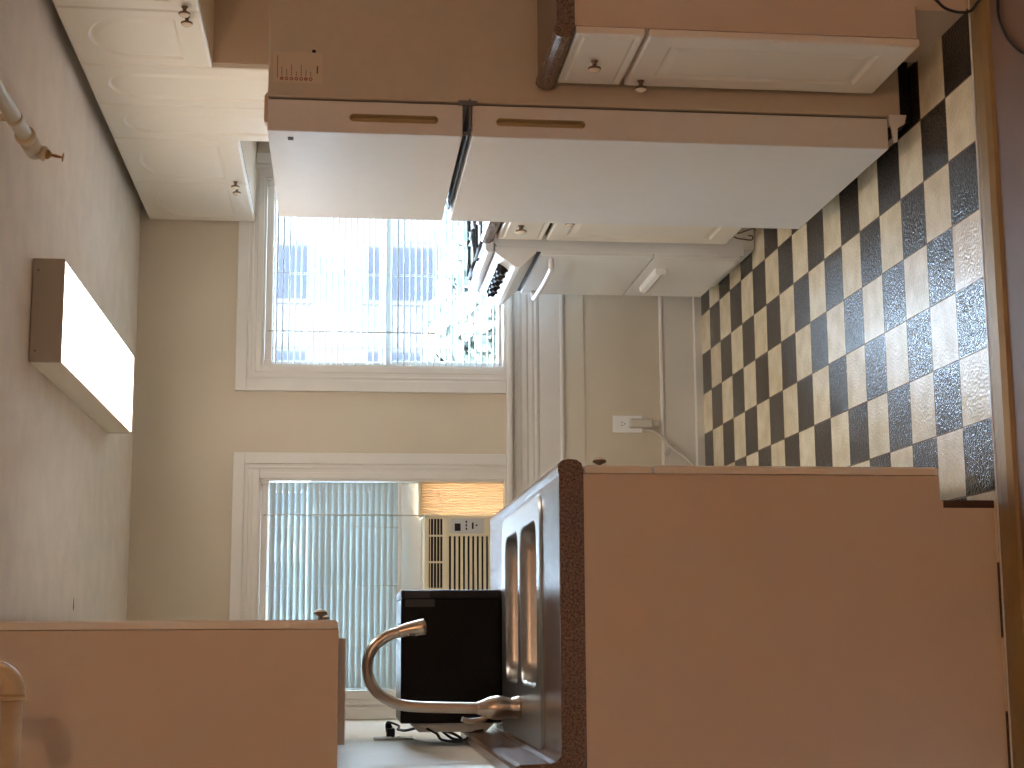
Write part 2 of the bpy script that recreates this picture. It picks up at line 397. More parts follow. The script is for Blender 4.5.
# ------------------------------------------------------------------ cabinet doors with a routed arch
def door_mesh(wd, ht, th, arch=True, style='arch'):
    """local: x 0..wd, y 0..ht, front at z=th"""
    t = bmesh.new()
    e = 0.006
    R0 = [(0, 0), (wd, 0), (wd, ht), (0, ht)]
    R1 = [(e, e), (wd-e, e), (wd-e, ht-e), (e, ht-e)]
    def arch_loop(ins):
        m = 0.062+ins; b = 0.075+ins
        if wd < 0.26: m = 0.05+ins
        xl, xr = m, wd-m; yb = b
        if style == 'arch':
            rise = min((xr-xl)*0.42, 0.12); yt = ht-0.06-ins
        elif style == 'rect':
            rise = 0.0; yt = ht-0.062-ins
        ys = yt-rise
        pts = [(xl, yb), (xr, yb)]
        n = 14
        if rise > 0:
            for k in range(n+1):
                a = math.pi*k/n
                pts.append(((xl+xr)/2+(xr-xl)/2*math.cos(a), ys+rise*math.sin(a)))
        else:
            pts += [(xr, yt), (xl, yt)]
        return pts
    def ringv(L, z): return [t.verts.new((p[0], p[1], z)) for p in L]
    back = ringv(R0, 0); mid = ringv(R0, th-0.004)
    t.faces.new(back[::-1])
    def bridge(A, B):
        n = len(A)
        for i in range(n): t.faces.new((A[i], A[(i+1) % n], B[(i+1) % n], B[i]))
    bridge(back, mid)
    if style == 'flat':
        f1 = ringv(R1, th-0.0005)
        bridge(mid, f1)
        R2 = [(e+0.012, e+0.012), (wd-e-0.012, e+0.012), (wd-e-0.012, ht-e-0.012), (e+0.012, ht-e-0.012)]
        R3 = [(e+0.018, e+0.018), (wd-e-0.018, e+0.018), (wd-e-0.018, ht-e-0.018), (e+0.018, ht-e-0.018)]
        f2 = ringv(R2, th-0.0035); f3 = ringv(R3, th); bridge(f1, f2); bridge(f2, f3); t.faces.new(f3)
    else:
        vs = fill_holes(t, [R1, arch_loop(0)], th)
        bridge(mid, vs[0])
        prev = vs[1]
        for ins, z in ((0.005, th-0.0045), (0.009, th-0.006), (0.013, th-0.0055), (0.030, th-0.0012), (0.034, th-0.0008)):
            cur = ringv(arch_loop(ins), z); bridge(prev, cur); prev = cur
        t.faces.new(prev)
    return t
def face_matrix(side, X, y0, z0):
    """maps door local (x,y,z) to world. side -1: face looks to -X, side +1: to +X"""
    if side < 0: # local x -> +Y, y -> Z, z -> -X
        return Matrix(((0, 0, -1, X), (1, 0, 0, y0), (0, 1, 0, z0), (0, 0, 0, 1)))
    return Matrix(((0, 0, 1, X), (1, 0, 0, y0), (0, 1, 0, z0), (0, 0, 0, 1)))
def door(T, side, X, y0, y1, z0, z1, style='arch', knob=None, name='door', th=0.019, kn=1.0, mat_=None):
    bm = NB(); t = door_mesh(y1-y0, z1-z0, th, style=style); merge(bm, t, 0, face_matrix(side, X, y0, z0))
    d = T.part(name, bm, mat_ or M_foil)
    if knob:
        ky, kz = knob; k = NB(); Xf = X+side*th
        lathe(k, [(0.009*kn, 0, 0), (0.009*kn, 0.002, 0), (0.0055*kn, 0.005, 0), (0.005*kn, 0.013, 0), (0.0155*kn, 0.018, 0), (0.0165*kn, 0.021, 0), (0.0150*kn, 0.0235, 0), (0.0135*kn, 0.0255, 1), (0.009*kn, 0.0285, 1), (0.002, 0.030, 1)], along((Xf, ky, kz), (side, 0, 0)), 20)
        T.part('knob', k, [M_bronze, M_porc], d)
    return d
def carcass(T, x0, x1, y0, y1, z0, z1, bot=True, top=False, back='right', m=None, t=0.016, face=None):
    m = m or M_panel
    bm = NB(); box(bm, x0, x1, y0, y0+t, z0, z1, 0.001); T.part('end_panel', bm, m)
    bm = NB(); box(bm, x0, x1, y1-t, y1, z0, z1, 0.001); T.part('end_panel', bm, m)
    bm = NB()
    if bot: box(bm, x0, x1, y0+t, y1-t, z0, z0+t)
    if top: box(bm, x0, x1, y0+t, y1-t, z1-t, z1)
    if back == 'right': box(bm, x1-0.006, x1, y0+t, y1-t, z0+t, z1-(t if top else 0)); fx0, fx1 = x0, x0+0.018
    else: box(bm, x0, x0+0.006, y0+t, y1-t, z0+t, z1-(t if top else 0)); fx0, fx1 = x1-0.018, x1
    # face frame rails
    box(bm, fx0, fx1, y0+t, y1-t, z1-0.03, z1); box(bm, fx0, fx1, y0+t, y1-t, z0+t, z0+0.04)
    T.part('body', bm, m)

# left base cabinet (sink base) -------------------------------------------------
T = Thing('base_cabinet', (0.03, 4.2, 0), 'long cream base cabinet under the sink, its plain brown-lit end panel facing the viewer', 'cabinet', None)
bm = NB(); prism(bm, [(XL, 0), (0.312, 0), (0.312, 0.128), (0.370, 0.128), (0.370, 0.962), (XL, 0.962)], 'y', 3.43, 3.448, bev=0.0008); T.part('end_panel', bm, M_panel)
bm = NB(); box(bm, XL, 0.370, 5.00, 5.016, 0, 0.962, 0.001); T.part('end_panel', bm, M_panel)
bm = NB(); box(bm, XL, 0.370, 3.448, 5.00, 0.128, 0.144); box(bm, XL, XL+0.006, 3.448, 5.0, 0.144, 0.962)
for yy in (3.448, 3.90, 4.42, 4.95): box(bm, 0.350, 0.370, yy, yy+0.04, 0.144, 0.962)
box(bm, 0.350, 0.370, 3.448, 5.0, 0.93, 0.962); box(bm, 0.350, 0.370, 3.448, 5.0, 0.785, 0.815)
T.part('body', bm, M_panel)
bm = NB(); box(bm, 0.296, 0.314, 3.4285, 5.016, 0.0, 0.122, 0.001); T.part('toe_kick', bm, M_rubber, label='dark brown toe kick')
ysp = [3.432, 3.915, 4.43, 5.012]
for i in range(3):
    a, b = ysp[i]+0.002, ysp[i+1]-0.002
    door(T, 1, 0.372, a, b, 0.805, 0.958, 'flat', knob=(3.545, 0.905) if i == 0 else (((a+b)/2, 0.885) if i == 2 else None), name='drawer')
    door(T, 1, 0.372, a, b, 0.131, 0.798, 'rect', knob=(b-0.04, 0.74) if i != 1 else (a+0.04, 0.74))

# left countertop -----------------------------------------------------------
CT = 1.018
T = Thing('countertop', (0.04, 4.2, 0.962), 'speckled brown laminate countertop with raised lip around the sink on the left', 'countertop')
bm = NB()
nose = [(0.325, 0.978), (0.352, 0.978), (0.352, 0.962), (0.378, 0.962), (0.394, 0.966), (0.402, 0.978), (0.403, 0.996), (0.400, 1.010), (0.392, 1.0185), (0.383, 1.0205), (0.374, 1.0195), (0.366, CT), (0.325, CT)]
CY0, CY1 = 3.428, 5.02
prism(bm, nose, 'y', CY0, CY1)
SX0, SX1, SY0, SY1 = -0.235, 0.325, 3.77, 4.56
prism(bm, [(XL, 0.962), (0.352, 0.962), (0.352, 0.978), (0.325, 0.978), (0.325, CT), (XL, CT)], 'y', CY0, 3.446)
box(bm, XL, SX1, 3.446, SY0, 0.978, CT); box(bm, XL, SX1, SY1, CY1, 0.978, CT); box(bm, XL, SX0, SY0, SY1, 0.978, CT)
T.part('worktop', bm, M_counter)
bm = NB()
prism(bm, [(XL, CT-0.001), (-0.246, CT-0.001), (-0.254, CT+0.003), (-0.262, CT+0.012), (-0.266, CT+0.025), (-0.268, 1.108), (-0.272, 1.118), (-0.280, 1.123), (-0.297, 1.123), (XL, 1.118)], 'y', CY0, CY1-0.1)
T.part('backsplash', bm, M_counter)

# sink -----------------------------------------------------------------------
T = Thing('kitchen_sink', (0.045, 4.17, CT), 'double bowl stainless steel sink set into the speckled counter', 'sink')
t = bmesh.new()
bowlF = (0.092, 4.350, 0.208, 0.165); bowlN = (0.092, 3.965, 0.208, 0.178)
outer = rrect(0.042, 4.165, 0.305, 0.435, 0.05); 
zr = CT+0.007
loops = [outer, rrect(*bowlF, 0.06), rrect(*bowlN, 0.06)]
vs = fill_holes(t, loops, zr)
def ring_to(prev, L, z):
    cur = [t.verts.new((p[0], p[1], z)) for p in L]
    n = len(cur)
    for i in range(n):
        f = t.faces.new((prev[i], prev[(i+1) % n], cur[(i+1) % n], cur[i])); f.smooth = True
    return cur
a = ring_to(vs[0], rrect(0.042, 4.165, 0.311, 0.441, 0.055), zr-0.002); ring_to(a, rrect(0.042, 4.165, 0.315, 0.445, 0.058), CT+0.0005)
for v, bw in ((vs[1], bowlF), (vs[2], bowlN)):
    cx_, cy_, hx, hy = bw
    v = ring_to(v, rrect(cx_, cy_, hx-0.006, hy-0.006, 0.056), zr-0.004)
    v = ring_to(v, rrect(cx_, cy_, hx-0.010, hy-0.010, 0.055), zr-0.03)
    v = ring_to(v, rrect(cx_, cy_, hx-0.018, hy-0.018, 0.055), CT-0.145)
    v = ring_to(v, rrect(cx_, cy_, hx-0.030, hy-0.030, 0.05), CT-0.165)
    v = ring_to(v, rrect(cx_, cy_, hx-0.060, hy-0.060, 0.04), CT-0.172)
    v = ring_to(v, [(cx_+0.04*math.cos(2*math.pi*(k+3.5)/28-0.0), cy_+0.04*math.sin(2*math.pi*(k+3.5)/28)) for k in range(28)], CT-0.176)
    t.faces.new(v)
bm = NB(); merge(bm, t, 0); T.part('basin', bm, M_steel)
for bw in (bowlF, bowlN):
    bm = NB(); lathe(bm, [(0.042, 0), (0.042, 0.003), (0.034, 0.0045), (0.03, 0.001), (0.01, 0.001), (0.006, 0.008), (0.001, 0.009)], Matrix.Translation((bw[0], bw[1], CT-0.176)), 24)
    T.part('drain', bm, M_nickel)

# faucet ---------------------------------------------------------------------
FX, FY = -0.176, 4.15
T = Thing('faucet', (FX, FY, CT+0.007), 'brushed nickel gooseneck pull-down faucet rising from the sink deck', 'faucet')
z0 = CT+0.0075
bm = NB(); lathe(bm, [(0.030, 0), (0.031, 0.004), (0.029, 0.010), (0.027, 0.014), (0.027, 0.018), (0.0245, 0.022), (0.026, 0.03), (0.0305, 0.045), (0.032, 0.06), (0.0295, 0.078), (0.0235, 0.094), (0.0185, 0.106), (0.0165, 0.112), (0.0165, 0.114), (0.0150, 0.116)], Matrix.Translation((FX, FY, z0)), 28)
T.part('body', bm, M_nickel)
bm = NB(); tube(bm, [(FX, FY, z0+0.11), (FX+0.002, FY, 1.22), (FX+0.006, FY, 1.31), (FX+0.017, FY, 1.362), (FX+0.048, FY, 1.408), (-0.075, FY, 1.430), (-0.022, FY, 1.418), (0.010, FY, 1.382), (0.024, FY, 1.345)], lambda q: 0.0145, 20, smooth=10)
T.part('spout', bm, M_nickel)
bm = NB(); tube(bm, [(0.0225, FY, 1.350), (0.029, FY, 1.325), (0.033, FY, 1.302), (0.037, FY, 1.278)], lambda q: 0.0155+0.0055*min(1, q*1.2), 20, smooth=5)
lathe(bm, [(0.016, 0), (0.014, 0.003), (0.001, 0.003)], along((0.0372, FY, 1.2785), (0.16, 0, -1)), 16)
h = T.part('spray_head', bm, M_nickel)
bm = NB(); box(bm, 0.008, 0.014, FY-0.017, FY-0.010, 1.300, 1.322, 0.002); T.part('spray_button', bm, M_blackp, h)
bm = NB(); tube(bm, [(FX-0.018, FY+0.006, z0+0.085), (FX-0.030, FY+0.004, z0+0.10), (FX-0.034, FY, z0+0.135), (FX-0.028, FY-0.004, z0+0.155)], lambda q: 0.0085-0.002*q, 12, smooth=5)
T.part('lever_handle', bm, M_nickel)

# microwave --------------------------------------------------------------------
MX0, MX1, MY0, MY1, MZ0, MZ1 = -0.240, 0.150, 4.64, 5.015, 1.024, 1.322
T = Thing('microwave', (-0.045, 4.83, CT), 'black microwave oven standing sideways on the counter behind the faucet', 'microwave')
bm = NB(); box(bm, MX0, MX1-0.026, MY0, MY1, MZ0, MZ1, 0.004); T.part('casing', bm, M_black)
bm = NB(); box(bm, MX1-0.026, MX1, MY0-0.001, MY1-0.105, MZ0, MZ1, 0.004)
d = T.part('door', bm, M_blackp)
g = NB(); box(g, MX1-0.001, MX1+0.001, MY0+0.04, MY1-0.14, MZ0+0.05, MZ1-0.05, 0.0004); T.part('door_window', g, M_black, d)
bm = NB(); box(bm, MX1-0.026, MX1, MY1-0.103, MY1, MZ0, MZ1, 0.004); T.part('control_panel', bm, M_blackp)
bm = NB(); box(bm, MX1-0.05, MX1-0.028, MY0-0.0012, MY0+0.0005, MZ1-0.10, MZ1-0.012); box(bm, MX1-0.024, MX1-0.004, MY0-0.0016, MY0, MZ1-0.085, MZ1-0.01)
T.part('side_label', bm, M_dgrey, label='dark grey label strip')
bm = NB(); prism(bm, [(MX0+0.001, MZ0+0.015), (MX0+0.001, MZ1-0.025), (MX0-0.026, MZ1-0.055), (MX0-0.026, MZ0+0.045)], 'y', MY0+0.02, MY1-0.02); T.part('rear_cover', bm, M_acpanel, label='grey metal rear cover')
for fx, fy in ((MX0+0.03, MY0+0.03), (MX1-0.04, MY0+0.03), (MX0+0.03, MY1-0.04), (MX1-0.04, MY1-0.04)):
    bm = NB(); lathe(bm, [(0.010, 0), (0.011, 0.002), (0.012, MZ0-CT+0.001)], Matrix.Translation((fx, fy, CT)), 12); T.part('foot', bm, M_blackp)
bm = NB()
tube(bm, [(MX0-0.018, 4.70, 1.205), (-0.288, 4.72, 1.165), (-0.292, 4.75, 1.135), (-0.275, 4.72, 1.16), (-0.262, 4.70, 1.20), (-0.255, 4.72, 1.255), (-0.268, 4.80, 1.30), (-0.270, 4.9, 1.32)], 0.0042, 8, smooth=8)
tube(bm, [(-0.255, 4.66, 1.245), (-0.27, 4.665, 1.215), (-0.288, 4.67, 1.20), (-0.294, 4.67, 1.165), (-0.29, 4.67, 1.13), (-0.268, 4.66, 1.105), (-0.262, 4.66, 1.075)], 0.0042, 8, smooth=8)
tube(bm, [(-0.27, 4.9, 1.32), (-0.262, 4.95, 1.315), (-0.252, 4.98, 1.345), (-0.262, 5.0, 1.352), (-0.285, 5.0, 1.350)], 0.0035, 8, smooth=8)
cd = T.part('power_cord', bm, M_cable)
bm = NB(); box(bm, XL+0.005, XL+0.034, 4.985, 5.015, 1.325, 1.352, 0.005); lathe(bm, [(0.009, 0), (0.0075, 0.012), (0.004, 0.022)], along((XL+0.033, 5.0, 1.34), (1, 0, 0.4)), 12); T.part('plug', bm, M_blackp, cd)

def outlet(loc, nrm, label):
    """duplex outlet; loc on the wall, nrm 'x' or 'y'"""
    x, y, z = loc
    T = Thing('wall_outlet', loc, label, 'outlet')
    pl = NB()
    if nrm == 'y': box(pl, x-0.036, x+0.036, y-0.006, y, z-0.062, z+0.062, 0.002)
    else: box(pl, x, x+0.006, y-0.036, y+0.036, z-0.062, z+0.062, 0.002)
    T.part('cover_plate', pl, M_white_en)
    for dz in (0.020, -0.020):
        sk = NB()
        if nrm == 'y':
            prism(sk, rrect(x, z+dz, 0.017, 0.0145, 0.010), 'y', y-0.008, y-0.005)
            box(sk, x-0.0075, x-0.0055, y-0.0083, y-0.006, z+dz-0.002, z+dz+0.008, 0, 1); box(sk, x+0.0055, x+0.0075, y-0.0083, y-0.006, z+dz-0.001, z+dz+0.007, 0, 1)
            lathe(sk, [(0.0025, 0), (0.0025, 0.0023)], along((x, y-0.006, z+dz-0.007), (0, -1, 0)), 10, mi=1)
        else:
            prism(sk, rrect(y, z+dz, 0.017, 0.0145, 0.010), 'x', x+0.005, x+0.008)
            box(sk, x+0.006, x+0.0083, y-0.0075, y-0.0055, z+dz-0.002, z+dz+0.008, 0, 1); box(sk, x+0.006, x+0.0083, y+0.0055, y+0.0075, z+dz-0.001, z+dz+0.007, 0, 1)
        T.part('receptacle', sk, [M_white_en, M_blackp])
    return T
outlet((XL, 4.99, 1.330), 'x', 'white outlet plate on the left side wall behind the microwave')
outlet((0.885, YB, 0.322), 'y', 'white duplex outlet low on the back wall, a thick plug in it')

# under-cabinet and left wall cabinet --------------------------------------------
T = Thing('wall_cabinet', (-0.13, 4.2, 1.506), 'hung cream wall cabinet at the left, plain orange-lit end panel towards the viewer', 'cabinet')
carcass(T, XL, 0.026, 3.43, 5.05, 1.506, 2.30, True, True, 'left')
ysp = [3.432, 3.83, 4.235, 4.64, 5.048]
for i in range(4):
    a, b = ysp[i]+0.0015, ysp[i+1]-0.0015
    door(T, 1, 0.0275, a, b, 1.508, 2.298, 'arch', knob=(b-0.035 if i % 2 == 0 else a+0.035, 1.550))
bm = NB(); box(bm, -0.225, 0.006, 3.50, 3.52, 1.490, 1.506, 0.001); box(bm, -0.010, 0.006, 3.52, 5.0, 1.490, 1.506, 0.001); T.part('light_rail', bm, M_trim, label='thin white rail below the cabinet')

# ------------------------------------------------------------------ right side
T = Thing('base_cabinet', (1.75, 3.6, 0), 'cream base cabinet nearest the viewer at right, with one drawer above one door', 'cabinet')
bm = NB(); prism(bm, [(1.520, 0), (XR, 0), (XR, 0.968), (1.437, 0.968), (1.437, 0.128), (1.520, 0.128)], 'y', 3.430, 3.448, bev=0.0008); T.part('end_panel', bm, M_panel)
bm = NB(); prism(bm, [(1.520, 0), (XR, 0), (XR, 0.968), (1.437, 0.968), (1.437, 0.128), (1.520, 0.128)], 'y', 3.751, 3.767, bev=0.0008); T.part('end_panel', bm, M_panel)
bm = NB(); box(bm, 1.437, XR, 3.448, 3.751, 0.128, 0.144); box(bm, XR-0.006, XR, 3.448, 3.751, 0.144, 0.968); box(bm, 1.437, 1.455, 3.448, 3.751, 0.93, 0.968); box(bm, 1.455, XR, 3.448, 3.751, 0.955, 0.968); box(bm, 1.437, 1.455, 3.448, 3.751, 0.776, 0.808); T.part('body', bm, M_panel)
bm = NB(); box(bm, 1.510, 1.520, 3.430, 3.767, 0, 0.126, 0.001); T.part('toe_kick', bm, M_panel)
door(T, -1, 1.4355, 3.432, 3.765, 0.800, 0.964, 'flat', knob=(3.600, 0.893), name='drawer')
door(T, -1, 1.4355, 3.432, 3.765, 0.122, 0.788, 'rect', knob=(3.725, 0.752))

def counter_right(y0, y1, label, name='countertop'):
    T = Thing(name, (1.74, (y0+y1)/2, 0.968), label, 'countertop')
    bm = NB()
    prof = [(XR, 0.9685), (1.437, 0.9685), (1.437, 0.968), (1.428, 0.968), (1.412, 0.972), (1.405, 0.984), (1.404, 1.000), (1.408, 1.012), (1.418, 1.019), (1.430, 1.017), (1.438, 1.012), (XR, 1.012)]
    prism(bm, prof, 'y', y0, y1); T.part('worktop', bm, M_counter)
    bm = NB(); prism(bm, [(XR, 1.011), (XR-0.052, 1.011), (XR-0.038, 1.020), (XR-0.034, 1.10), (XR-0.028, 1.112), (XR, 1.112)], 'y', y0, y1); T.part('backsplash', bm, M_counter)
counter_right(3.425, 3.775, 'short speckled laminate counter with rounded nose before the refrigerator')

# refrigerator ------------------------------------------------------------------
FXb, FXs, FXf = 1.370, 1.3635, 1.279
T = Thing('refrigerator', (1.70, 4.21, 0), 'off-white top-freezer refrigerator with side grip doors, sticker on its side', 'refrigerator')
RY0, RY1 = 3.800, 4.612
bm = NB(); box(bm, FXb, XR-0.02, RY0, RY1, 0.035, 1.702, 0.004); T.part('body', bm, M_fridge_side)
bm = NB(); box(bm, FXb+0.05, XR-0.05, RY0+0.015, RY1-0.015, 0.004, 0.036); box(bm, FXb-0.01, FXb+0.06, RY0+0.01, RY1-0.01, 0.006, 0.034, 0.002); T.part('base_grille', bm, M_blackp)
bm = NB(); box(bm, FXs, FXb+0.001, RY0+0.012, RY1-0.012, 0.07, 1.155); box(bm, FXs, FXb+0.001, RY0+0.012, RY1-0.012, 1.205, 1.695); T.part('door_gasket', bm, M_gasket)
def fdoor(z0, z1, g0, g1):
    bm = NB()
    # door slab as plates so the recessed grip on its near edge is a real pocket
    t = bmesh.new()
    yw = RY0
    # outline face on the near side with rounded pocket
    R1 = [(FXf, z0), (FXs, z0), (FXs, z1), (FXf, z1)]
    pk = rrect((FXf+FXs)/2-0.001, (g0+g1)/2, 0.0105, (g1-g0)/2, 0.0100)
    def rv(L, y): return [t.verts.new((p[0], y, p[1])) for p in L]
    es = []
    A = rv(R1, yw); B = rv(pk, yw)
    for V in (A, B):
        for i in range(len(V)): es.append(t.edges.new((V[i], V[(i+1) % len(V)])))
    bmesh.ops.triangle_fill(t, use_beauty=True, use_dissolve=False, edges=es, normal=(0, -1, 0))
    D = rv(R1, RY1)
    for i in range(4): t.faces.new((A[i], A[(i+1) % 4], D[(i+1) % 4], D[i]))
    t.faces.new(D)
    cx_, cz_ = (FXf+FXs)/2-0.001, (g0+g1)/2
    P2 = rv([(cx_+(p[0]-cx_)*0.82, cz_+(p[1]-cz_)*0.985) for p in pk], yw+0.003)
    P3 = rv([(cx_+(p[0]-cx_)*0.6, cz_+(p[1]-cz_)*0.97) for p in pk], yw+0.018)
    for X_, Y_ in ((B, P2), (P2, P3)):
        for i in range(len(X_)):
            f = t.faces.new((X_[i], X_[(i+1) % len(X_)], Y_[(i+1) % len(X_)], Y_[i])); f.material_index = 1
    f = t.faces.new(P3); f.material_index = 1
    merge(bm, t, None)
    d = T.part('door', bm, [M_fridge, M_yel])
    mod = d.modifiers.new('b', 'BEVEL'); mod.width = 0.004; mod.segments = 2; mod.limit_method = 'ANGLE'; mod.angle_limit = math.radians(60)
    return d
dF = fdoor(1.205, 1.702, 1.268, 1.494); dR = fdoor(0.072, 1.180, 0.886, 1.118)
bm = NB(); box(bm, FXf-0.0015, FXf+0.001, RY0+0.045, RY0+0.068, 1.638, 1.652, 0.0004); b_ = T.part('badge', bm, M_dgrey, dF, label='tiny dark badge')
# hinges
bm = NB(); prism(bm, [(FXf+0.022, 1.703), (FXf+0.022, 1.708), (FXf+0.03, 1.711), (FXs+0.01, 1.711), (FXs+0.02, 1.703)], 'y', RY0+0.005, RY0+0.035, bev=0.001); T.part('hinge_cover', bm, M_panel)
bm = NB(); box(bm, FXs-0.055, FXb+0.01, RY0-0.002, RY1-0.02, 1.1835, 1.189, 0.0008); box(bm, FXs-0.002, FXb+0.005, RY0-0.0035, RY0+0.01, 1.168, 1.216, 0.001); box(bm, FXf+0.002, FXf+0.012, RY0-0.002, RY0+0.004, 1.184, 1.203, 0.001)
T.part('centre_hinge', bm, M_gasket)
bm = NB(); prism(bm, [(1.374, 0.068), (1.374, 0.020), (1.350, 0.026), (1.338, 0.046), (1.300, 0.048), (1.297, 0.058), (1.336, 0.062), (1.350, 0.068)], 'y', RY0-0.004, RY0+0.006, bev=0.001); T.part('foot_hinge', bm, M_fridge)
# sticker with seven red rings and rows of print
bm = NB(); box(bm, 1.408, 1.490, RY0-0.0008, RY0+0.0003, 1.565, 1.690); st = T.part('sticker', bm, M_sticker)
bm = NB(); bi = NB()
box(bi, 1.420, 1.480, RY0-0.0011, RY0-0.0007, 1.6785, 1.680)
for k in range(7):
    z = 1.668-0.0122*k
    lathe(bm, [(0.0046, 0), (0.0046, 0.0004), (0.0026, 0.0004), (0.0026, 0)], along((1.4185, RY0-0.0008, z), (0, -1, 0)), 14, closed=False)
    if k in (0, 5): box(bm, 1.4175, 1.4195, RY0-0.0012, RY0-0.0007, z-0.002, z+0.002)
    for j in range(int((4, 3, 5, 2, 5, 3, 2)[k])):
        box(bi, 1.4265+j*0.0062, 1.4310+j*0.0062, RY0-0.0011, RY0-0.0007, z-0.0009, z+0.0009)
box(bi, 1.434, 1.454, RY0-0.0011, RY0-0.0007, 1.5765, 1.580)
T.part('red_rings', bm, M_red, st, label='seven red rings in a column'); T.part('print', bi, M_ink, st)
bm = NB(); lathe(bm, [(0.0055, 0), (0.005, 0.0006)], along((1.4935, RY0, 1.5875), (0, -1, 0.0)), 12); T.part('chipped_mark', bm, M_blackp)

# base cabinet beyond the fridge ---------------------------------------------------
T = Thing('base_cabinet', (1.75, 5.0, 0), 'narrow cream base cabinet between the refrigerator and the stove', 'cabinet')
carcass(T, 1.437, XR, 4.655, 5.345, 0.115, 0.968, True, True, 'right')
bm = NB(); box(bm, 1.510, 1.520, 4.655, 5.345, 0, 0.114, 0.001); T.part('toe_kick', bm, M_panel)
door(T, -1, 1.4355, 4.658, 4.998, 0.796, 0.958, 'flat', knob=(4.83, 0.90), name='drawer'); door(T, -1, 1.4355, 5.002, 5.342, 0.796, 0.958, 'flat', knob=(5.150, 0.895), name='drawer', kn=1.25)
door(T, -1, 1.4355, 4.658, 4.998, 0.119, 0.782, 'rect', knob=(4.96, 0.74)); door(T, -1, 1.4355, 5.002, 5.342, 0.119, 0.782, 'rect', knob=(5.04, 0.74))
counter_right(4.645, 5.352, 'speckled laminate counter strip between refrigerator and stove')

# stove -----------------------------------------------------------------------------
SY, SE = 5.375, 6.005
T = Thing('stove', (1.72, 5.69, 0), 'white freestanding gas stove with black grates and knobs near the window', 'stove')
bm = NB(); prism(bm, [(1.3845, 0.045), (XR-0.03, 0.045), (XR-0.03, 0.97), (1.42, 0.97), (1.3845, 0.94)], 'y', SY, SE, bev=0.002); T.part('body', bm, M_white_en)
bm = NB(); prism(bm, [(1.381, 0.968), (1.376, 0.978), (1.378, 0.990), (1.386, 0.997), (1.42, 0.997), (1.43, 0.990), (XR-0.10, 0.990), (XR-0.09, 1.0), (XR-0.03, 1.0), (XR-0.03, 0.968)], 'y', SY-0.002, SE+0.002, bev=0.0015); T.part('cooktop', bm, M_white_en)
bm = NB(); prism(bm, [(XR-0.10, 1.0), (XR-0.03, 1.0), (XR-0.03, 1.10), (XR-0.08, 1.10)], 'y', SY, SE, bev=0.006); T.part('backguard', bm, M_white_en)
bm = NB(); prism(bm, [(1.40, 0.962), (1.381, 0.962), (1.372, 0.957), (1.324, 0.888), (1.322, 0.874), (1.330, 0.866), (1.381, 0.812), (1.40, 0.812)], 'y', SY-0.0015, SE+0.0015, bev=0.002); cpn = T.part('control_panel', bm, M_white_en)
nd = Vector((-(0.957-0.888), 0, 0.048)).normalized()
for k in range(5):
    p = Vector((1.349, 5.485+k*0.092, 0.924)); bm = NB()
    lathe(bm, [(0.024, 0), (0.024, 0.003), (0.020, 0.006), (0.0185, 0.022), (0.016, 0.025), (0.001, 0.025)], along(p, nd), 20)
    t = bmesh.new(); bmesh.ops.create_cube(t, size=1); bmesh.ops.scale(t, vec=(0.010, 0.036, 0.014), verts=list(t.verts)); bmesh.ops.bevel(t, geom=list(t.edges), offset=0.002, segments=2, affect='EDGES')
    merge(bm, t, 0, along(p+nd*0.030, nd)); 
    kn = T.part('knob', bm, M_blackp, cpn)
    
bm = NB(); box(bm, 1.371, 1.386, SY+0.001, SE-0.001, 0.384, 0.797, 0.003); od = T.part('oven_door', bm, M_white_en)
bm = NB(); tube(bm, [(1.376, SY+0.05, 0.755), (1.345, SY+0.06, 0.752), (1.338, SY+0.09, 0.750), (1.336, (SY+SE)/2, 0.748), (1.338, SE-0.09, 0.750), (1.345, SE-0.06, 0.752), (1.376, SE-0.05, 0.755)], 0.010, 12, smooth=6); T.part('handle', bm, M_white_en, od)
bm = NB(); box(bm, 1.371, 1.386, SY+0.001, SE-0.001, 0.060, 0.378, 0.003); dr = T.part('drawer', bm, M_white_en)
bm = NB(); prism(bm, [(1.376, 0.345), (1.350, 0.340), (1.344, 0.325), (1.350, 0.312), (1.356, 0.312), (1.352, 0.325), (1.358, 0.333), (1.376, 0.337)], 'y', SY+0.16, SE-0.16, bev=0.001); box(bm, 1.350, 1.378, SY+0.158, SY+0.172, 0.30, 0.345, 0.003); box(bm, 1.350, 1.378, SE-0.172, SE-0.158, 0.30, 0.345, 0.003); T.part('handle', bm, M_white_en, dr)
bm = NB(); box(bm, 1.3815, 1.3850, SY+0.002, SE-0.002, 0.796, 0.813); T.part('door_gap_shade', bm, M_blackp, label='black strip painted as the dark gap above the oven door')  # shade of the door gap, put in as a black strip
bm = NB(); box(bm, 1.412, 1.420, SY+0.01, SE-0.01, 0.004, 0.060, 0.001); box(bm, 1.420, XR-0.06, SY+0.01, SY+0.016, 0.004, 0.050); T.part('kick_panel', bm, M_white_en)
bm = NB(); box(bm, 1.430, 1.4345, SY-0.004, SY, 0.405, 0.417, 0.0005); tube(bm, [(1.431, SY-0.003, 0.405), (1.4325, SY-0.003, 0.33)], 0.001, 6); T.part('side_clip', bm, M_blackp)
for yy in (SY+0.05, SE-0.05):
    for xx in (1.43, XR-0.08):
        bm = NB(); lathe(bm, [(0.018, 0), (0.018, 0.012), (0.010, 0.016), (0.010, 0.046)], Matrix.Translation((xx, yy, 0)), 14); T.part('foot', bm, M_blackp)
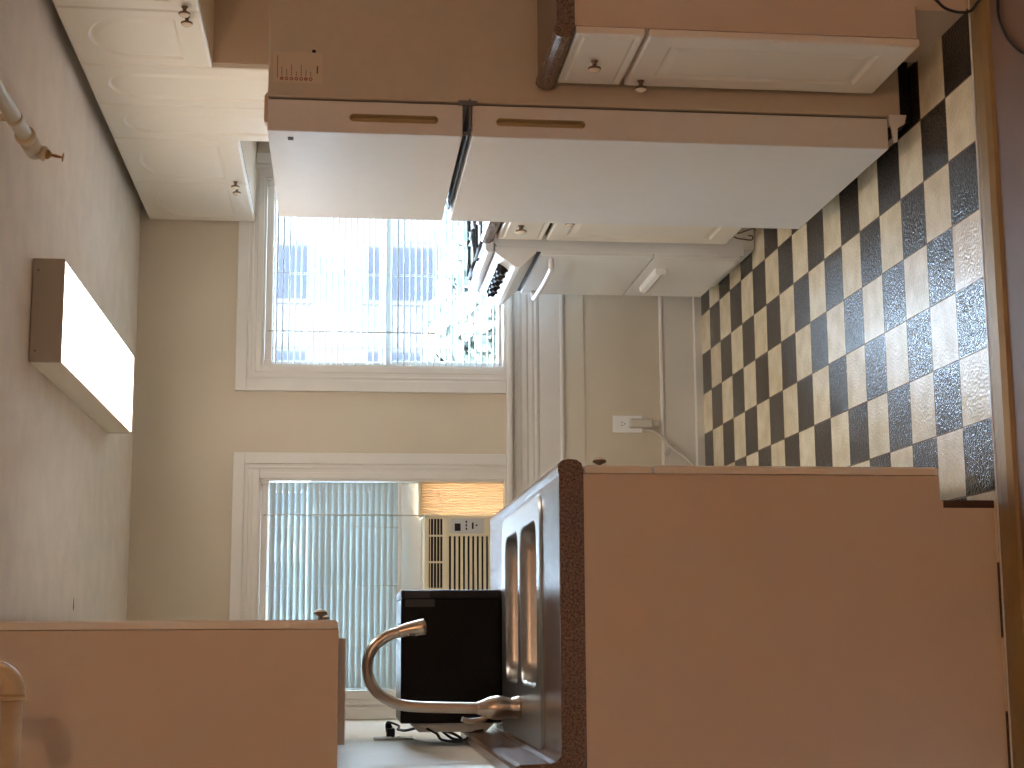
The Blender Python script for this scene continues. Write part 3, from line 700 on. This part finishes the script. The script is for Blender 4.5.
for k, (gx, gy) in enumerate(((1.55, 5.53), (1.55, 5.85), (1.82, 5.53), (1.82, 5.85))):
    bm = NB(); zt = 1.016; r = 0.0065
    hx, hy = 0.125, 0.145
    tube(bm, [(gx-hx, gy-hy, zt-0.008), (gx+hx, gy-hy, zt-0.008), (gx+hx, gy+hy, zt-0.008), (gx-hx, gy+hy, zt-0.008), (gx-hx, gy-hy, zt-0.008)], r, 8)
    for sx_, sy_ in ((1, 0), (-1, 0), (0, 1), (0, -1)):
        tube(bm, [(gx+sx_*hx, gy+sy_*hy, zt-0.006), (gx+sx_*hx*0.8, gy+sy_*hy*0.8, zt), (gx+sx_*0.03, gy+sy_*0.03, zt)], r*0.9, 8)
        tube(bm, [(gx+(sx_ or 1)*hx*(1 if sx_ else (-1 if sy_ > 0 else 1)), gy+(sy_ or 1)*hy*(1 if sy_ else (-1 if sx_ > 0 else 1)), zt-0.008), (gx+(sx_ or 1)*hx*(1 if sx_ else (-1 if sy_ > 0 else 1)), gy+(sy_ or 1)*hy*(1 if sy_ else (-1 if sx_ > 0 else 1)), 0.992)], r, 8)
    T.part('grate', bm, M_iron)
    bm = NB(); lathe(bm, [(0.045, 0), (0.045, 0.006), (0.03, 0.010), (0.03, 0.016), (0.001, 0.018)], Matrix.Translation((gx, gy, 0.9895)), 20); T.part('burner', bm, M_iron)

# wall cabinets on the right --------------------------------------------------------
UX = 1.732
def upper(y0, y1, z0, cuts, label, knobs, styles, panel_h=None):
    T = Thing('wall_cabinet', (1.9, (y0+y1)/2, z0), label, 'cabinet')
    carcass(T, UX, XR, y0, y1, z0, 2.300, True, True, 'right')
    for i in range(len(cuts)-1):
        a, b = cuts[i]+0.0015, cuts[i+1]-0.0015
        door(T, -1, UX-0.0015, a, b, z0+0.002, 2.298, styles, knob=knobs[i])
    return T
upper(3.66, 4.518, 1.905, [3.66, 4.094, 4.518], 'short two-door white cabinet up high above the refrigerator', [(4.062, 1.945), (4.128, 1.945)], 'arch')
upper(4.521, 5.210, 1.50, [4.521, 4.868, 5.210], 'taller narrow two-door wall cabinet reaching down behind the refrigerator', [None, None], 'arch')
upper(5.213, 6.262, 1.868, [5.213, 5.733, 6.262], 'last white two-door wall cabinet, beside the window and over the stove', [(5.695, 1.913), (5.775, 1.913)], 'arch')

# ------------------------------------------------------------------ ceiling light
T = Thing('ceiling_light', (0.878, 4.86, 2.335), 'lit rectangular ceiling lamp with glowing wraparound diffuser', 'ceiling light')
LX0, LX1, LY0, LY1 = 0.737, 1.020, 4.150, 5.590
bm = NB(); box(bm, LX0, LX1, LY0, LY0+0.012, 2.250, 2.333, 0.002); T.part('end_cap', bm, M_fix, label='tan metal end cap')
bm = NB(); box(bm, LX0, LX1, LY1-0.012, LY1, 2.250, 2.333, 0.002); T.part('end_cap', bm, M_fix)
bm = NB(); box(bm, LX0+0.001, LX0+0.008, LY0+0.012, LY1-0.012, 2.252, 2.333, 0.001); box(bm, LX1-0.008, LX1-0.001, LY0+0.012, LY1-0.012, 2.252, 2.333, 0.001); box(bm, LX0+0.008, LX1-0.008, LY0+0.012, LY1-0.012, 2.322, 2.333)
T.part('housing', bm, M_fixside)
bm = NB(); box(bm, LX0+0.006, LX1-0.006, LY0+0.011, LY1-0.011, 2.2500, 2.2530, 0.0008); T.part('diffuser', bm, emis('lamp_diffuser', (1.0, 0.90, 0.80), 10.5), label='glowing white diffuser')
for dx in (0.03, 0.25):
    bm = NB(); lathe(bm, [(0.003, 0), (0.003, 0.002)], along((LX0+dx, LY0, 2.318), (0, -1, 0)), 10); T.part('screw', bm, M_bronze)

# hall ceiling lamp (outside the frame, the source of the warm light) - a plain globe base on the ceiling
T = Thing('hall_lamp', (0.80, 0.0, 2.335), 'small round hall ceiling lamp base behind the camera', 'ceiling light')
bm = NB(); lathe(bm, [(0.07, 0), (0.07, -0.012), (0.03, -0.022)], Matrix.Translation((0.80, 0, 2.334)), 24); T.part('lamp_base', bm, M_trim)

# ------------------------------------------------------------------ pipes
T = Thing('sprinkler_pipe', (1.235, 3.2, 2.26), 'cream painted sprinkler pipe on the ceiling with brass sprinkler head', 'pipe')
PX, PZ, PR = 1.207, 2.272, 0.0185
bm = NB(); tube(bm, [(PX+0.004, 1.2, PZ), (PX+0.002, 3.70, PZ)], PR, 20); pp = T.part('pipe', bm, M_pipe)
bm = NB(); tube(bm, [(PX, 3.68, PZ), (PX, 3.80, PZ)], PR+0.0035, 20); lathe(bm, [(PR+0.006, 0), (PR+0.006, 0.012)], along((PX, 3.675, PZ), (0, 1, 0)), 20); lathe(bm, [(PR+0.0035, 0), (PR+0.003, 0.004), (PR*0.7, 0.011), (0.002, 0.015)], along((PX, 3.80, PZ), (0, 1, 0)), 20)
lathe(bm, [(0.0165, 0), (0.0165, 0.012), (0.0185, 0.012), (0.0185, 0.018), (0.0125, 0.021)], along((PX-0.008, 3.782, PZ-0.012), (-0.25, 0, -1)), 18)
T.part('elbow', bm, M_pipe)
bm = NB(); A_ = along((PX-0.0125, 3.782, PZ-0.031), (-0.18, 0.0, -1))
lathe(bm, [(0.0125, 0), (0.0125, 0.007), (0.009, 0.009), (0.007, 0.013)], A_, 8)
for s_ in (-1, 1):
    tube(bm, [A_ @ Vector((0, s_*0.006, 0.012)), A_ @ Vector((0, s_*0.010, 0.022)), A_ @ Vector((0, s_*0.006, 0.034)), A_ @ Vector((0, 0, 0.041))], 0.0018, 8, smooth=4)
lathe(bm, [(0.0105, 0.041), (0.012, 0.042), (0.003, 0.0435)], A_, 16)
hd = T.part('sprinkler_head', bm, M_brass, label='brass sprinkler head')
bm = NB(); tube(bm, [A_ @ Vector((0, 0, 0.012)), A_ @ Vector((0, 0, 0.038))], 0.0022, 8); T.part('glass_bulb', bm, M_red, hd)
bm = NB(); box(bm, PX-0.006, PX+0.006, 3.54, 3.56, PZ+0.012, ZC, 0.001); lathe(bm, [(PR+0.0015, 0), (PR+0.0015, 0.02)], along((PX, 3.54, PZ), (0, 1, 0)), 18); T.part('hanger', bm, M_pipe)

T = Thing('water_pipe', (-0.08, 3.0, 2.11), 'thick painted pipe with elbow in front of the left wall cabinet', 'pipe')
bx, by, bz, R_ = -0.073, 3.0, 2.106, 0.0195
bm = NB(); tube(bm, [(bx-0.02, by, bz), (-0.9, by, bz)], R_, 22); T.part('pipe', bm, M_pipe2)
bm = NB(); tube(bm, [(bx+0.018, by, bz+0.055), (bx+0.018, by, ZC)], R_, 22); T.part('riser', bm, M_pipe2)
bm = NB(); arc = [(bx-0.024, by, bz)]+[(bx-0.018+0.036*math.sin(a), by, bz+0.036-0.036*math.cos(a)) for a in [math.radians(q) for q in range(0, 91, 10)]]+[(bx+0.018, by, bz+0.055)]
tube(bm, arc, R_+0.004, 22)
lathe(bm, [(R_+0.0065, 0), (R_+0.0065, 0.008)], along((bx-0.024, by, bz), (-1, 0, 0)), 22); lathe(bm, [(R_+0.0065, 0), (R_+0.0065, 0.008)], along((bx+0.018, by, bz+0.050), (0, 0, 1)), 22)
T.part('elbow', bm, M_pipe2)

# ------------------------------------------------------------------ air conditioner
T = Thing('air_conditioner', (0.13, 6.24, 0.83), 'cream window air conditioner under the raised blind', 'air conditioner')
AX0, AX1, AZ0, AZ1, AY = -0.125, 0.495, 0.832, 1.172, 6.165
bm = NB(); box(bm, AX0, AX1, AY+0.03, YB+0.42, AZ0, AZ1, 0.004)
prism(bm, [(AX0, AZ0), (AX1, AZ0), (AX1, AZ1), (AX0, AZ1)], 'y', AY+0.012, AY+0.03, bev=0.003); T.part('cabinet', bm, M_acbody)
# front bezel: frame bars around vents
bm = NB(); y0, y1 = AY, AY+0.014
vz0, vz1 = 1.098, 1.152     # top discharge vent
gz1 = 1.072
cx0 = 0.425                 # control column begins (right of it)
gx1 = 0.412
box(bm, AX0, AX1, y0, y1, vz1, AZ1, 0.003); box(bm, AX0, AX1, y0, y1, gz1, vz0, 0.003)
box(bm, AX0, AX0+0.03, y0, y1, AZ0, AZ1, 0.003); box(bm, AX1-0.014, AX1, y0, y1, AZ0, AZ1, 0.003); box(bm, AX0, AX1, y0, y1, AZ0, AZ0+0.03, 0.003)
box(bm, gx1, AX1-0.004, y0+0.001, y1, AZ0+0.01, gz1+0.004, 0.002)
T.part('front_bezel', bm, M_acbody)
bm = NB(); box(bm, AX0+0.02, AX1-0.01, AY+0.0118, AY+0.0130, AZ0+0.02, AZ1-0.015); T.part('grille_shade_sheet', bm, M_acdark, label='dark sheet painted as the shade behind the grilles')  # flat dark sheet in place of the shaded depth behind the slots
bm = NB(); z = AZ0+0.036
while z < gz1-0.006:
    box(bm, AX0+0.03, gx1, y0+0.001, y0+0.010, z, z+0.0105, 0.001); z += 0.0185
for xx in (0.14, ): box(bm, xx, xx+0.006, y0+0.004, y0+0.011, AZ0+0.03, gz1)
T.part('intake_grille', bm, M_acbody)
bm = NB()
for k in range(4): box(bm, AX0+0.03, AX1-0.014, y0+0.003, y0+0.011, vz0+0.009+k*0.0125, vz0+0.0118+k*0.0125, 0.0005)
for k in range(5):
    xx = AX1-0.085-k*0.105; box(bm, xx, xx+0.007, y0+0.001, y0+0.012, vz0, vz1, 0.001)
T.part('air_louvers', bm, M_acbody)
bm = NB(); prism(bm, rrect(0.4515, 1.000, 0.030, 0.068, 0.006), 'y', AY-0.003, AY+0.004); cp_ = T.part('control_panel', bm, M_acpanel)
bm = NB(); box(bm, 0.432, 0.462, AY-0.0042, AY-0.002, 1.026, 1.050, 0.0008); T.part('display', bm, M_blackp, cp_)
bm = NB(); box(bm, 0.440, 0.466, AY-0.0052, AY-0.002, 0.974, 0.981, 0.001); lathe(bm, [(0.004, 0), (0.003, 0.004)], along((0.455, AY-0.003, 0.962), (0, -1, 0)), 12)
for k in range(3): box(bm, 0.436+0.014*k, 0.445+0.014*k, AY-0.0046, AY-0.002, 1.000, 1.006, 0.0006)
T.part('buttons', bm, M_blackp, cp_)
# pleated accordion side curtain, right of the unit
bm = NB(); z0, z1 = AZ0+0.004, AZ1+0.004; n = 22; yq = YB+0.035
# pleats run vertically: thin zig-zag across x, plus horizontal ribs
pts = []
npl = 13
xa, xb = AX1+0.004, 0.622
xb = 0.640
tops = [(xa+(xb-xa)*k/(2*npl), yq+(0.005 if k % 2 else -0.005)) for k in range(2*npl+1)]
prism(bm, tops+[(p[0], p[1]+0.0015) for p in tops[::-1]], 'z', z0, z1); T.part('accordion_panel', bm, M_accord, label='pleated accordion side panel glowing orange')
bm = NB(); box(bm, xa-0.004, xb+0.006, yq-0.014, yq+0.014, z1-0.002, z1+0.012, 0.002); box(bm, xb-0.001, xb+0.008, yq-0.014, yq+0.014, z0, z1, 0.002); T.part('panel_frame', bm, M_acbody)
bm = NB(); tube(bm, [(0.858, YB-0.018, 0.258), (0.852, YB-0.025, 0.22), (0.835, YB-0.03, 0.19), (0.79, YB-0.035, 0.15), (0.74, YB-0.04, 0.085), (0.69, YB-0.05, 0.045), (0.60, YB-0.06, 0.012), (0.45, YB-0.07, 0.008)], 0.0058, 10, smooth=8); cd = T.part('power_cord', bm, M_cordw)
bm = NB(); box(bm, 0.866, 0.902, YB-0.050, YB-0.006, 0.222, 0.318, 0.006); box(bm, 0.872, 0.896, YB-0.040, YB-0.012, 0.192, 0.224, 0.006); T.part('plug', bm, M_cordw, cd)
bm = NB(); box(bm, 0.745, 0.80, YB-0.036, YB-0.0345, 0.145, 0.165, 0.0); bmesh.ops.rotate(bm, cent=(0.77, YB-0.035, 0.155), matrix=Matrix.Rotation(math.radians(30), 3, 'Y'), verts=list(bm.verts)); T.part('cord_tag', bm, M_acpanel, cd)

# wire bracket near the floor, cable at the top of the picture ----------------------------
T_ = NB()
tube(T_, [(1.505, 5.30, 0.112), (1.470, 5.30, 0.104), (1.450, 5.30, 0.088), (1.462, 5.30, 0.050), (1.468, 5.30, 0.028), (1.460, 5.30, 0.016)], 0.0026, 8, smooth=6)
tube(T_, [(1.505, 5.30, 0.112), (1.455, 5.30, 0.108), (1.434, 5.30, 0.098), (1.427, 5.30, 0.060), (1.426, 5.30, 0.036), (1.440, 5.30, 0.033), (1.442, 5.30, 0.048)], 0.0026, 8, smooth=6)
single('wire_hook', T_, M_bronze, (1.46, 5.30, 0.06), 'small bent wire hooks sticking out at floor level before the stove', 'hook')
bm = NB()
tube(bm, [(1.60, 3.39, 0.17), (1.54, 3.37, 0.135), (1.507, 3.36, 0.104), (1.487, 3.36, 0.082), (1.478, 3.36, 0.050), (1.480, 3.355, 0.022), (1.486, 3.32, 0.019), (1.500, 3.27, 0.008), (1.56, 3.22, 0.005), (1.60, 3.235, 0.005), (1.56, 3.26, 0.005), (1.50, 3.253, 0.005), (1.459, 3.241, 0.005), (1.423, 3.241, 0.005), (1.377, 3.220, 0.005), (1.335, 3.188, 0.005), (1.281, 3.122, 0.005), (1.24, 3.02, 0.005), (1.22, 2.85, 0.005)], 0.0036, 10, smooth=8)
single('cable', bm, M_cable, (1.48, 3.25, 0.0), 'black cable looping over the threshold by the near right cabinet', 'cable')

# scratch on the ceiling
bm = NB(); prism(bm, [(0.098, 5.02), (0.110, 5.012), (0.142, 5.020), (0.110, 5.028)], 'z', ZC-0.0008, ZC); single('ceiling_crack', bm, M_dgrey, (0.12, 5.02, ZC), 'short dark peeling crack in the ceiling paint at left', 'crack')

# ------------------------------------------------------------------ outside
M_brick = mat('far_brick', (0.017, 0.0135, 0.0135), 0.9, noise=0.15, nscale=1.5)
M_farw = mat('far_white_wall', (0.0185, 0.0165, 0.017), 0.9, noise=0.2, nscale=0.8)
M_farwin = mat('far_window', (0.008, 0.0088, 0.012), 0.6, spec=0.1)
M_leaf = mat('leaf_green', (0.006, 0.014, 0.004), 0.7, noise=0.4, nscale=8)
M_lawn = mat('pale_paving', hexc(172, 172, 178), 0.9, noise=0.2, nscale=2)
bm = NB(); box(bm, -40, 50, 7.5, 60, -6.2, -6.0); o = single('ground', bm, M_lawn, (0, 20, -6), 'pale ground outside beyond the windows', 'ground'); del o['label']; del o['category']; o['kind'] = 'structure'
def house(x0, x1, y, z1, label, m, nx, nz):
    T = Thing('apartment_building', ((x0+x1)/2, y+3, -6), label, 'building')
    bm = NB(); box(bm, x0, x1, y, y+6, -6, z1); T.part('wall', bm, m)
    bm = NB(); box(bm, x0-0.2, x1+0.2, y-0.25, y+6.2, z1, z1+0.35); T.part('roof', bm, M_brick)
    for i in range(nx):
        for k in range(nz):
            xx = x0+(x1-x0)*(i+0.5)/nx; zz = -4.6+(z1+4.2)*(k+0.35)/nz
            bm = NB(); box(bm, xx-0.5, xx+0.5, y-0.05, y+0.02, zz, zz+1.2, 0.02); f = T.part('window', bm, M_farw)
            bm = NB(); box(bm, xx-0.42, xx+0.42, y-0.07, y-0.045, zz+0.08, zz+1.12); T.part('pane', bm, M_farwin, f)
house(1.5, 10.0, 24.0, 5.6, 'pale apartment building seen through the blind of the window by the refrigerator', M_farw, 5, 5)
house(-8.0, 3.0, 31.5, 5.2, 'pinkish building behind the window over the air conditioner', M_brick, 4, 4)
def bush(x, y, z, r, label):
    T = Thing('bush', (x, y, -6), label, 'tree', 'trees outside the windows')
    bm = NB(); tube(bm, [(x, y, -6), (x+0.1, y, (z-6)/2), (x, y, z)], lambda q: 0.18-0.1*q, 10, smooth=3); T.part('trunk', bm, M_bronze)
    bm = NB()
    for k in range(1500):
        d = Vector((random.gauss(0, 1), random.gauss(0, 1), random.gauss(0, 1))).normalized()*r*(0.55+0.5*random.random())
        d.z *= 0.75; c = Vector((x, y, z))+d; s_ = 0.10+0.08*random.random()
        a = Vector((random.gauss(0, 1), random.gauss(0, 1), random.gauss(0, 1))).normalized(); b = a.orthogonal().normalized()
        vs = [bm.verts.new(c+a*s_), bm.verts.new(c+b*s_*0.6), bm.verts.new(c-a*s_), bm.verts.new(c-b*s_*0.6)]; bm.faces.new(vs)
    T.part('foliage', bm, M_leaf)
bush(2.75, 13.5, -0.15, 1.15, 'light green tree low outside the window beside the refrigerator')
bush(4.9, 18.5, -1.2, 1.2, 'light green tree low outside, behind the stove end of the window')
